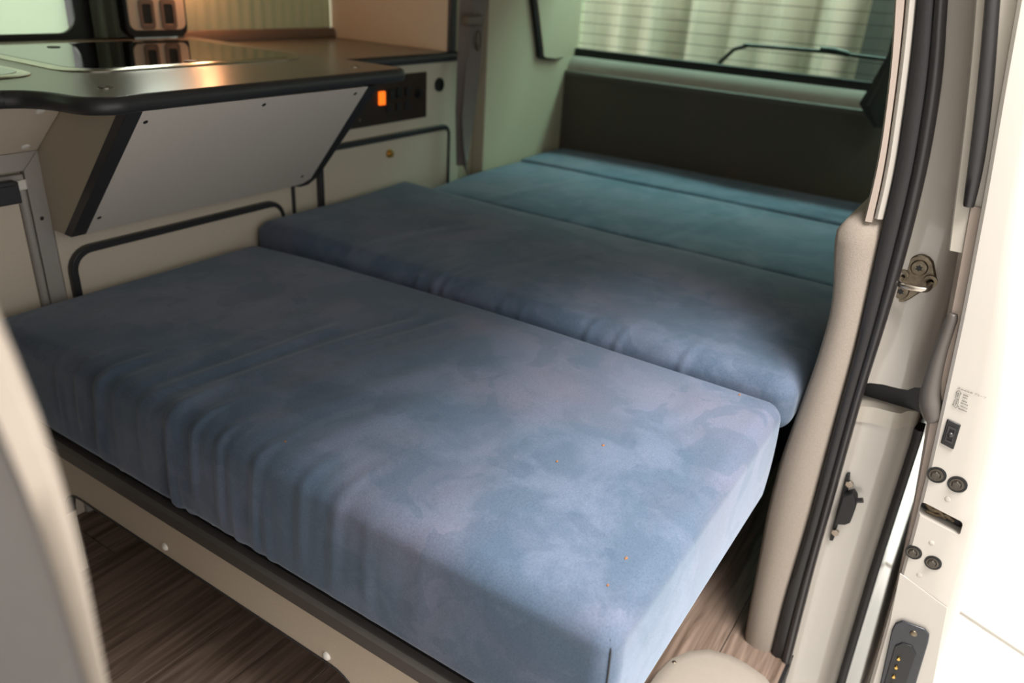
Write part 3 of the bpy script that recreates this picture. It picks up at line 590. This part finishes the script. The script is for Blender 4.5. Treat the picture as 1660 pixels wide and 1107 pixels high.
# ------------------------------------------------------------------ near body side at the sliding door opening
XJ = .60
ySL = interp([(-.15, -.07), (.112, -.064), (.285, -.067), (.459, -.066), (.606, -.066), (.717, -.061), (.778, -.058), (.854, -.056), (.975, -.042), (1.06, -.029), (1.4, .035)])
ySR = interp([(-.15, -.105), (-.05, -.101), (.209, -.095), (.381, -.094), (.534, -.093), (.653, -.096), (.778, -.096), (.883, -.091), (.979, -.08), (1.061, -.062), (1.4, .0)])
yT = interp([(-.05, -.017), (.05, -.011), (.227, -.003), (.277, .0), (.388, -.001), (.527, -.015), (.59, -.019), (.669, -.019), (.72, -.004), (.765, .002), (.9, .002)])
yU = interp([(.74, -.033), (.786, -.033), (.873, -.031), (.987, -.017), (1.058, -.003), (1.4, .06)])
def zr(a, b, n): return list(np.linspace(a, b, n))
# weatherstrip: grip strip and bulb
ws = thing('trim_2', (XJ, -.08, -.1), 'black rubber weatherstrip along the rear edge of the door opening', 'weatherstrip', kind='structure')
zz = zr(-.12, 1.38, 70)
mid = lambda z: ySL(z) + (ySR(z) - ySL(z)) * .52
mk('grip_strip', loft([[(XJ + .006, ySL(z), z), (XJ - .003, ySL(z) - .001, z), (XJ - .006, (ySL(z) + mid(z)) / 2, z), (XJ - .003, mid(z) - .001, z), (XJ + .012, mid(z) - .001, z), (XJ + .012, ySL(z), z)] for z in zz]), 'rubber', ws, ang=60)
mk('sealing_bulb', loft([[(XJ + .002 + .0125 * math.cos(a), (mid(z) + ySR(z)) / 2 + (mid(z) - ySR(z)) * .5 * math.sin(a), z) for a in [2 * math.pi * k / 14 for k in range(14)]] for z in zz]), 'rubber_soft', ws, ang=80)
# fabric covered lower pillar trim
secs = []
for z in zr(-.02, .795, 50):
    t = max(0, (z - .755) / .04); k = 1 - .55 * t * t; a, b = ySL(z) + .0015, yT(z); b = a + (b - a) * k
    w_ = b - a
    secs.append([(XJ + .004 + .012 * t * t, a, z), (XJ - .004 + .02 * t * t, a + w_ * .12, z), (XJ - .008 + .022 * t * t, a + w_ * .5, z), (XJ - .002 + .022 * t * t, b - w_ * .12, z), (XJ + .012 + .01 * t * t, b, z), (XJ + .05, b + .001, z), (XJ + .3, b + .001, z), (XJ + .3, a, z)])
o = mk('trim_3', loft(secs), 'trim_fabric', ang=70, bevel=0); struct(o, 'beige fabric pillar trim between the bed and the weatherstrip', 'pillar trim')
# upper pillar trim with window pillar
o = mk('trim_4', loft([[(XJ + .004, ySL(z) + .0135, z), (XJ - .002, ySL(z) + .014, z), (XJ - .004, yU(z) - .003, z), (XJ + .002, yU(z), z), (XJ + .05, yU(z) + .001, z), (XJ + .05, ySL(z) + .0135, z)] for z in zr(.784, 1.38, 40)]), 'trim_smooth', ang=50)
struct(o, 'smooth beige upper pillar trim above the fabric trim', 'pillar trim')
o = mk('trim_5', loft([[(XJ + .008, ySL(z) + .0005, z), (XJ + .0, ySL(z) + .002, z), (XJ - .004, ySL(z) + .0075, z), (XJ - .002, ySL(z) + .0118, z), (XJ + .005, ySL(z) + .013, z), (XJ + .03, ySL(z) + .013, z), (XJ + .03, ySL(z) + .0005, z)] for z in zr(.79, 1.38, 40)]), 'paint', ang=60)
struct(o, 'narrow white painted flange beside the upper weatherstrip', 'flange')
# painted jamb
jb = thing('wall_near', (XJ + .05, -.13, -.1), 'white painted body jamb behind the weatherstrip', 'wall', kind='structure')
ySk = lambda z: ySR(z) - .066 - .012 * max(0, min(1, (.75 - z) / .3))
def jamb(z0, z1, n): 
    S = []
    for z in zr(z0, z1, n):
        a, s_ = ySR(z) + .012, ySk(z); w_ = s_ - a
        S.append([(XJ + .012, a, z), (XJ + .026, a + w_ * .16, z), (XJ + .034, a + w_ * .35, z), (XJ + .036, a + w_ * .6, z), (XJ + .040, a + w_ * .74, z), (XJ + .056, a + w_ * .82, z), (XJ + .060, a + w_ * .9, z), (XJ + .066, s_ + .003, z), (XJ + .078, s_, z), (XJ + .3, s_ - .002, z), (XR, s_ - .004, z), (XR, a, z), (XJ + .1, a, z)])
    return loft(S)
zs0, zs1 = .505, .543
mk('upper_jamb', jamb(zs1, .84, 26), 'paint', jb, ang=50); mk('lower_jamb', jamb(-.3, zs0 - .026, 34), 'paint', jb, ang=50)
S = []
for z in zr(.84, 1.38, 26):
    a, s_ = ySR(z) + .012, ySk(z); w_ = s_ - a
    S.append([(XJ + .012, a, z), (XJ + .026, a + w_ * .16, z), (XJ + .034, a + w_ * .4, z), (XJ + .036, a + w_ * .75, z), (XJ + .042, s_ + .004, z), (XJ + .055, s_, z), (XJ + .14, s_, z), (XJ + .14, a, z)])
mk('window_pillar', loft(S), 'paint', jb, ang=50)
mk('quarter_header', box(XJ + .1, XR, -.06, -.02, 1.3, ZI), 'paint', jb)
mk('quarter_glass', loft([[(XJ + .138, ySk(z) + .006, z), (XR - .02, ySk(z) + .006, z), (XR - .02, ySk(z) + .01, z), (XJ + .138, ySk(z) + .01, z)] for z in zr(.84, 1.32, 12)]), 'smoke_glass', jb)
lv, lf_ = jamb(zs0 - .027, zs0, 4); mk('rail_ledge', ([(a - .004 if a < XJ + .2 else a, b, c) for a, b, c in lv], lf_), 'paint_in', jb, ang=50)
mk('rail_channel', box(XJ + .06, XR - .1, -.17, -.085, zs0 - .001, zs1 + .001), 'black', jb, label='black sliding door rail channel')
o = mk('trim_6', loft([[(XJ + .063, ySk(z) + .002, z), (XJ + .058, ySk(z) - .004, z), (XJ + .060, ySk(z) - .011, z), (XJ + .09, ySk(z) - .011, z), (XJ + .09, ySk(z) - .001, z)] for z in zr(-.3, .475, 30)]), 'rubber', ang=60); struct(o, 'black strip along the lower outer corner of the jamb', 'seal')  # black strip following the lower outer corner of the jamb
# striker
xs_ = XJ + .034
J = lambda px, x=xs_: onx(px, x)
c = J((1480, 452)); cy, cz = float(c[1]), float(c[2])
st = thing('door_striker', (xs_, cy, cz), 'worn steel door striker with bent loop and two star screws on jamb', 'striker')
def hull(P):
    P = sorted(set(P)); 
    def half(Q):
        h = []
        for p in Q:
            while len(h) > 1 and (h[-1][0] - h[-2][0]) * (p[1] - h[-2][1]) - (h[-1][1] - h[-2][1]) * (p[0] - h[-2][0]) <= 0: h.pop()
            h.append(p)
        return h[:-1]
    return half(P) + half(P[::-1])
pt = hull([(c_[0] + r_ * math.cos(t), c_[1] + r_ * math.sin(t)) for c_, r_ in (((cy - .004, cz + .019), .018), ((cy + .010, cz - .019), .0165), ((cy - .018, cz + .006), .010)) for t in np.linspace(0, 6.2, 16)])
mk('plate', prism(X3(pt, xs_ + .004), (-.010, 0, 0)), 'rust_steel', st, .002)
for d_ in ((-.004, .019), (.010, -.019)):
    s_ = mk('screw', merge(cyl((xs_ - .005, cy + d_[0], cz + d_[1]), (-1, 0, 0), .0115, .004, 24, r2=.010)), 'rust_steel', st, .0008)
    mk('star_recess', prism([(xs_ - .0092, cy + d_[0] + (.0048 if k % 2 else .003) * math.cos(k * math.pi / 6), cz + d_[1] + (.0048 if k % 2 else .003) * math.sin(k * math.pi / 6)) for k in range(12)], (-.0004, 0, 0)), 'black', s_)
lp = [Vector((xs_ + .002, cy + .014, cz + .004)), Vector((xs_ - .020, cy + .014, cz - .001)), Vector((xs_ - .030, cy + .008, cz - .003)), Vector((xs_ - .031, cy - .016, cz - .002)), Vector((xs_ - .024, cy - .023, cz)), Vector((xs_ + .002, cy - .022, cz + .004))]
mk('loop', tube([Vector(p) for p in catmull([tuple(v) for v in lp], 5)], .0044, 10), 'steel', st, ang=80, label='bright bent steel loop')
mk('collar', annulus((xs_ - .006, cy - .022, cz + .004), (-1, 0, 0), .009, .0048, .005), 'rust_steel', st); mk('collar', annulus((xs_ - .006, cy + .014, cz + .004), (-1, 0, 0), .009, .0048, .005), 'rust_steel', st)
# door contact switch
xb = XJ + .03
K = lambda px: onx(px, xb)
c0 = K((1375, 815)); bs = thing('door_switch', (xb, float(c0[1]), float(c0[2]) - .05), 'black plunger switch bolted to the lower jamb', 'door switch')
def pk(L_, th, nm, mt, **k): return mk(nm, prism([tuple(K(p)) for p in L_], (-th, 0, 0)), mt, bs, .0012, **k)
pk(((1374, 764), (1379, 765), (1376, 790), (1352, 873), (1346, 872)), .008, 'bracket', 'black')
pk(((1371, 795), (1386, 791), (1391, 800), (1391, 812), (1382, 838), (1374, 841), (1357, 840)), .02, 'switch_body', 'black')
a, b = Vector(K((1388, 806))) + Vector((-.01, 0, 0)), Vector(K((1401, 806))) + Vector((-.01, 0, 0)); mk('plunger', tube([a, b], .0042, 12), 'rubber_soft', bs)
for px in ((1379, 780), (1356, 858)): mk('bolt', cyl(Vector(K(px)) + Vector((-.006, 0, 0)), (-1, 0, 0), .0062, .006, 6), 'steel', bs, .0006)

# ------------------------------------------------------------------ sliding door, slid open along the body
XD = .55
yDL = interp([(1.4, -.095), (1.066, -.136), (.97, -.148), (.866, -.162), (.703, -.181), (.582, -.192), (.497, -.2), (.374, -.209), (.214, -.216), (.079, -.222), (-.3, -.226)])
yDRt = [(1.4, -.125), (1.06, -.178), (.95, -.200), (.86, -.214), (.788, -.226), (.70, -.247), (.616, -.262), (.54, -.273), (.50, -.277), (.478, -.279), (.455, -.281), (.435, -.286), (.38, -.290), (.329, -.293), (.252, -.299), (.133, -.303), (-.3, -.300)]
yDR = lambda z: float(np.interp(z, [t[0] for t in yDRt[::-1]], [t[1] for t in yDRt[::-1]]))
dd = thing('door_1', (XD, -.25, -.3), 'white sliding door slid open showing its bolted front edge', 'door', kind='structure')
S = []
for z in zr(-.3, 1.38, 110):
    a, b = yDL(z), yDR(z); up = max(0, min(1, (z - .66) / .1)); dz_ = .014 + .05 * 0
    S.append([(XD + .10, a + .002, z), (XD + .012, a + .0015, z), (XD + .002, a, z), (XD - .001, a - .004, z), (XD, a + (b - a) * .5, z), (XD + .001, b + .016, z), (XD + .008, b + .006, z), (XD + .016, b + .001, z), (XD + .026, b - .001, z), (XD + .05, b - .003, z), (XD + .9, b - .004, z), (XD + .9, b + .012, z), (XD + .10, b + .02, z)])
shell = mk('door_shell', loft(S), 'paint', dd, ang=50)
# inner frame, glass run and sill of the door beside the bright edge
I = lambda px, x=XD + .02: onx(px, x)
def tr(L_, x): 
    t = [(float(onx(p, x)[2]), float(onx(p, x)[1])) for p in L_]; z1, y1 = t[0]; z2, y2 = t[1]; return interp(t + [(1.4, y1 + (1.4 - z1) * (y2 - y1) / (z2 - z1))])
bl, br = tr(((1596, 0), (1588, 100), (1575, 220), (1561, 330)), XD + .015), tr(((1622, 0), (1611, 150), (1595, 280), (1580, 333)), XD + .015)
zb0 = float(onx((1570, 333), XD + .015)[2])
mk('inner_frame', loft([[(XD + .022, bl(z) + .010, z), (XD + .018, bl(z) + .008, z), (XD + .018, yDL(z) - .002, z), (XD + .08, yDL(z) - .002, z), (XD + .08, bl(z) + .010, z)] for z in zr(zb0 - .06, 1.38, 30)]), 'paint_in', dd, ang=50)
mk('glass_run', loft([[(XD + .016, bl(z), z), (XD + .004, bl(z) - .002, z), (XD + .002, (bl(z) + br(z)) / 2, z), (XD + .006, br(z) + .001, z), (XD + .016, br(z), z)] for z in zr(zb0, 1.38, 30)]), 'rubber', dd, ang=60, label='black rubber glass run')
ib = tr(((1562, 330), (1553, 430), (1548, 500)), XD + .03)
mk('inner_skin', loft([[(XD + .012, yDL(z) - .001, z), (XD + .014, yDL(z) + .012 * max(0, min(1, (z - .2) / .4)), z), (XD + .03, yDL(z) + .018 * max(.1, min(1, (z - .2) / .4)), z), (XD + .85, yDL(z) + .018, z), (XD + .85, yDL(z) - .001, z)] for z in zr(-.28, zb0, 40)]), 'trim_smooth', dd, ang=60)
mk('inner_belt', box(XD + .05, XD + .8, float(yDL(.57)) + .008, float(yDL(.57)) + .025, .53, .60), 'rubber', dd, .004)
# pull handle
H = lambda px, x=XD + .012: tuple(onx(px, x))
hp = catmull([H((1546, 508)), H((1536, 535)), H((1524, 570)), H((1514, 605)), H((1508, 640)), H((1511, 668)), H((1517, 682))], 6); n_ = len(hp)
R_ = [float(np.interp(i / (n_ - 1), [0, .06, .3, .55, .75, .9, 1], [.0045, .0072, .0085, .011, .0145, .0125, .008])) for i in range(n_)]
hd = mk('pull_handle', tube(hp, R_, 16), 'handle_grey', dd, ang=80, label='grey curved pull handle')
mk('handle_base', tube([H((1519, 615), XD + .03), H((1521, 650), XD + .03), H((1520, 685), XD + .03)], [.010, .015, .010], 14), 'handle_grey', hd, ang=80)
# furniture of the door edge
Dp = lambda px: onx(px, XD - .0005)
sp = [Dp(p) for p in ((1536, 678), (1558, 688), (1546, 728), (1525, 717))]
cs_ = mk('child_lock', prism([tuple(p) for p in sp], (-.003, 0, 0)), 'black', dd, .0012, label='black child lock switch')
cc = sum(sp) / 4; cc[0] = XD - .0035; ey_ = sp[1] - sp[0]; ez_ = sp[0] - sp[3]
inn = [cc + ey_ * a + ez_ * b for a, b in ((-.28, .3), (.28, .3), (.28, -.3), (-.28, -.3))]; inn2 = [cc + ey_ * a + ez_ * b for a, b in ((-.18, .24), (.2, .24), (.2, -.24), (-.18, -.24))]
mk('lock_bezel', ring_prism([tuple(p) for p in inn], [tuple(p) for p in inn2], (-.0016, 0, 0)), 'rubber_soft', cs_); mk('lock_lever', dome(tuple(cc), (-1, 0, 0), .0042, .004), 'rubber_soft', cs_)
for px in ((1518.5, 769.5), (1552, 785), (1481, 895), (1512.5, 912)):
    c = Vector(Dp(px)); r_ = .0122 if px[1] < 800 else .0112
    b = mk('bolt', merge(annulus(c + Vector((.0006, 0, 0)), (-1, 0, 0), r_, r_ * .82, .0016, 24), cyl(c + Vector((.0005, 0, 0)), (-1, 0, 0), r_ * .84, .001, 24)), 'black', dd, label='dark recessed bolt')
    mk('bolt_flange', annulus(c + Vector((-.0003, .0006, 0)), (-1, 0, 0), r_ * .74, r_ * .5, .002, 20), 'bolt_dark', b); mk('bolt_head', cyl(c + Vector((-.0003, .0012, 0)), (-1, 0, 0), r_ * .56, .0052, 6, r2=r_ * .46), 'bolt_dark', b, .0005)
# latch slot: a real opening in the shell
sq = [Dp(p) for p in ((1494, 813), (1562, 847), (1555, 870), (1489, 833))]
scn = sum(sq) / 4; e1 = ((sq[1] - sq[0]) + (sq[2] - sq[3])) / 2; e2 = ((sq[0] - sq[3]) + (sq[1] - sq[2])) / 2; l1, l2 = np.linalg.norm(e1), np.linalg.norm(e2); e1 /= l1; e2 = e2 / l2
rr = rrect(-l1 / 2, l1 / 2, -l2 / 2, l2 / 2, .005, 4); loop_ = [scn + e1 * a + e2 * b for a, b in rr]
cut = mk('cutter', prism([tuple(p - np.array([.01, 0, 0])) for p in loop_], (.035, 0, 0)), 'black')
bo = shell.modifiers.new('slot', 'BOOLEAN'); bo.object = cut; bo.operation = 'DIFFERENCE'; bo.solver = 'EXACT'
bpy.context.view_layer.update(); dg = bpy.context.evaluated_depsgraph_get(); me = bpy.data.meshes.new_from_object(shell.evaluated_get(dg)); shell.modifiers.clear(); shell.data = me; me.set_sharp_from_angle(angle=math.radians(35))
bpy.data.objects.remove(cut)
ls = mk('latch', merge(prism([tuple(scn + e1 * a * l1 + e2 * b * l2 + np.array([.024, 0, 0])) for a, b in ((-.49, -.45), (.49, -.45), (.49, .45), (-.49, .45))], (-.003, 0, 0))), 'black', dd, label='dark latch mechanism in slot')
mk('latch_claw', tube([tuple(scn + e1 * a * l1 + e2 * b * l2 + np.array([.014, 0, 0])) for a, b in ((-.42, .3), (-.25, 0), (-.05, .15), (.1, -.2))], [.004, .0055, .005, .003], 10), 'mechanism', ls); mk('latch_claw', tube([tuple(scn + e1 * a * l1 + e2 * b * l2 + np.array([.015, 0, 0])) for a, b in ((-.35, -.35), (-.1, -.25), (.12, .1), (.3, -.1))], [.003, .004, .005, .003], 10), 'mechanism', ls)
for px in ((1536, 809), (1510, 880), (1490, 932)): mk('dimple', dome(Dp(px), (-1, 0, 0), .0038, .0009), 'paint', dd)
# raised lower field of the edge, contact plate and pins
fpx = [Dp(p) for p in ((1459, 928), (1536, 985), (1513, 1107), (1500, 1150), (1403, 1150), (1415, 1107), (1442, 1010))]
mk('lower_field', prism([tuple(p) for p in fpx], (-.0012, 0, 0)), 'paint', dd, .001, seg=3)
cpx = [onx(p, XD - .003) for p in ((1452, 1008), (1463, 1004), (1500, 1018), (1507, 1027), (1505, 1040), (1478, 1130), (1470, 1170), (1412, 1170), (1424, 1120), (1446, 1020))]
ct = mk('contact_plate', prism([tuple(p) for p in cpx], (-.004, 0, 0)), 'navy_plate', dd, .0015, label='dark contact plate with brass pins')
mk('plate_screw', merge(dome(onx((1481, 1027), XD - .007), (-1, 0, 0), .0052, .002)), 'rust_steel', ct)
ipx = [onx(p, XD - .007) for p in ((1451, 1046), (1462, 1041), (1478, 1046), (1485, 1060), (1462, 1130), (1450, 1170), (1420, 1170), (1432, 1110))]
mk('contact_field', prism([tuple(p) for p in ipx], (-.002, 0, 0)), 'black', ct, .001)
for px in ((1457, 1067), (1453, 1081), (1449, 1096), (1445, 1110)): mk('pin', cyl(onx(px, XD - .009), (-1, 0, 0), .0028, .0035, 14, r2=.0022), 'brass', ct, .0004, label='brass contact pin')
# child lock decal
def word(txt, px0, size, rot, nm='decal_heading'):
    cu = bpy.data.curves.new('t', 'FONT'); cu.body = txt; cu.size = size; to = bpy.data.objects.new('t', cu); COL.objects.link(to)
    bpy.context.view_layer.update(); me = bpy.data.meshes.new_from_object(to.evaluated_get(bpy.context.evaluated_depsgraph_get())); bpy.data.objects.remove(to)
    c = Dp(px0); ca_, sa = math.cos(rot), math.sin(rot); V = [(XD - .0022, c[1] - (v.co.x * ca_ - v.co.y * sa), c[2] + (v.co.x * sa + v.co.y * ca_)) for v in me.vertices]; Fc = [tuple(p.vertices) for p in me.polygons]
    bpy.data.meshes.remove(me)
    if V: mk(nm, (V, Fc), 'print_ink', dd)
XP = XD - .0016
word('チャイルド プルーフ', (1552, 629), .0037, -.10)
def inkline(pxs, wd_=.0004, nm='decal_line', closed=False):
    P = [Vector(onx(p, XP)) for p in pxs]; P = P + [P[0]] if closed else P; parts = []
    for a, b in zip(P, P[1:]):
        t = (b - a); t.x = 0; n = Vector((0, -t.z, t.y)).normalized() * wd_ / 2; parts.append(prism([a - n, b - n, b + n, a + n], (-.0004, 0, 0)))
    mk(nm, merge(*parts), 'print_ink', dd)
inkline(((1551.5, 629), (1577, 638)), .0003)
inkline(((1549, 645), (1551, 636), (1549.5, 635.5), (1555, 633), (1558.5, 639), (1556.5, 638.5), (1554.5, 648), (1549, 645)), nm='decal_arrow')
inkline(((1548, 648), (1554, 649), (1552.5, 658), (1554.5, 659), (1548.5, 660.5), (1544, 655), (1546, 655.5), (1548, 648)), nm='decal_arrow')
def inkrow(p0, p1, n, seed):
    rs = random.Random(seed); parts = []
    for k in range(n):
        t = (k + .25) / n; px = (p0[0] + (p1[0] - p0[0]) * t, p0[1] + (p1[1] - p0[1]) * t); c = onx(px, XP); s_ = .0007
        parts.append(prism([(XP, c[1] + s_, c[2] - s_ * rs.uniform(.5, 1)), (XP, c[1] - s_, c[2] - s_ * rs.uniform(.2, 1)), (XP, c[1] - s_ * rs.uniform(0, 1), c[2] + s_), (XP, c[1] + s_ * .6, c[2] + s_ * rs.uniform(.2, 1))], (-.0003, 0, 0)))
    mk('decal_row', merge(*parts), 'print_ink', dd)
for i, (a, b, n) in enumerate((((1562, 640), (1570, 643), 4), ((1561, 644), (1569, 647), 3), ((1560, 649), (1568, 653), 4), ((1558, 653), (1570, 658), 5), ((1557, 658), (1569, 663), 5), ((1554, 662), (1568, 668), 7))): inkrow(a, b, n, i)
for i, (a, b) in enumerate((((1553.5, 637), (1552, 645)), ((1550.5, 651), (1549, 658)))): inkrow(a, b, 3, 20 + i)

# ------------------------------------------------------------------ floor cover at the sill
cv = thing('floor_cover', (.40, .02, 0), 'rounded cream plastic cover with small screw on the wood floor', 'floor cover')
zc = .045
prof = [onz(p, zc)[:2] for p in ((1040, 1125), (1062, 1092), (1085, 1068), (1115, 1055), (1150, 1052), (1185, 1062), (1215, 1078), (1243, 1098), (1262, 1125), (1262, 1200), (1040, 1200))]
prof = [tuple(map(float, p)) for p in prof]; pc = np.mean(prof, axis=0)
sc_ = lambda k, z: [(pc[0] + (p[0] - pc[0]) * k, pc[1] + (p[1] - pc[1]) * k, z) for p in prof]
mk('cover', loft([sc_(1.05, 0), sc_(1.03, zc * .6), sc_(1.0, zc * .95), sc_(.95, zc + .003), sc_(.7, zc + .006), sc_(.3, zc + .008)]), 'cover', cv, ang=70)
mk('screw', dome(onz((1093, 1074), zc + .003), (0, 0, 1), .0042, .0025), 'rust_steel', cv)

# ------------------------------------------------------------------ front seat beside the camera
fs = thing('front_seat', (-.6, .35, 0), 'grey front seat backrest with painted highlight edge beside the bed', 'seat')
ye = interp([(0, .062), (.75, .068), (.80, .068), (.87, .064), (.91, .072), (.93, .08), (.95, .088), (1.1, .16)])
S1 = []; S2 = []
for z in zr(.25, 1.08, 40):
    y = ye(z) ; xe_ = -.42; tk = float(np.interp(z, [.7, .8, .95], [.006, .009, .016]))
    S1.append([(xe_ - tk, y + .003, z), (xe_ - tk * .45, y - .001, z), (xe_ - .001, y + .004, z), (xe_, y + .012, z), (xe_, .62, z), (xe_ - tk, .62, z)])
    S2.append([(xe_ - tk - .0005, y + .004, z), (xe_ - tk - .012, y - .004, z), (xe_ - .06, y - .012, z), (xe_ - .095, y - .006, z), (xe_ - .12, y + .015, z), (xe_ - .125, y + .06, z), (xe_ - .125, .6, z), (xe_ - tk - .0005, .6, z)])
mk('back_lit_edge', loft(S1), 'seat_lit_edge', fs, ang=60, label='pale back edge with painted highlight'); mk('backrest_cushion', loft(S2), 'seat_grey', fs, ang=60, label='grey cloth backrest')  # pale edge colour paints in the lit stripe along the backrest
mk('seat_base', box(-.95, -.46, .1, .6, .0, .32), 'seat_grey', fs, .03, seg=4)
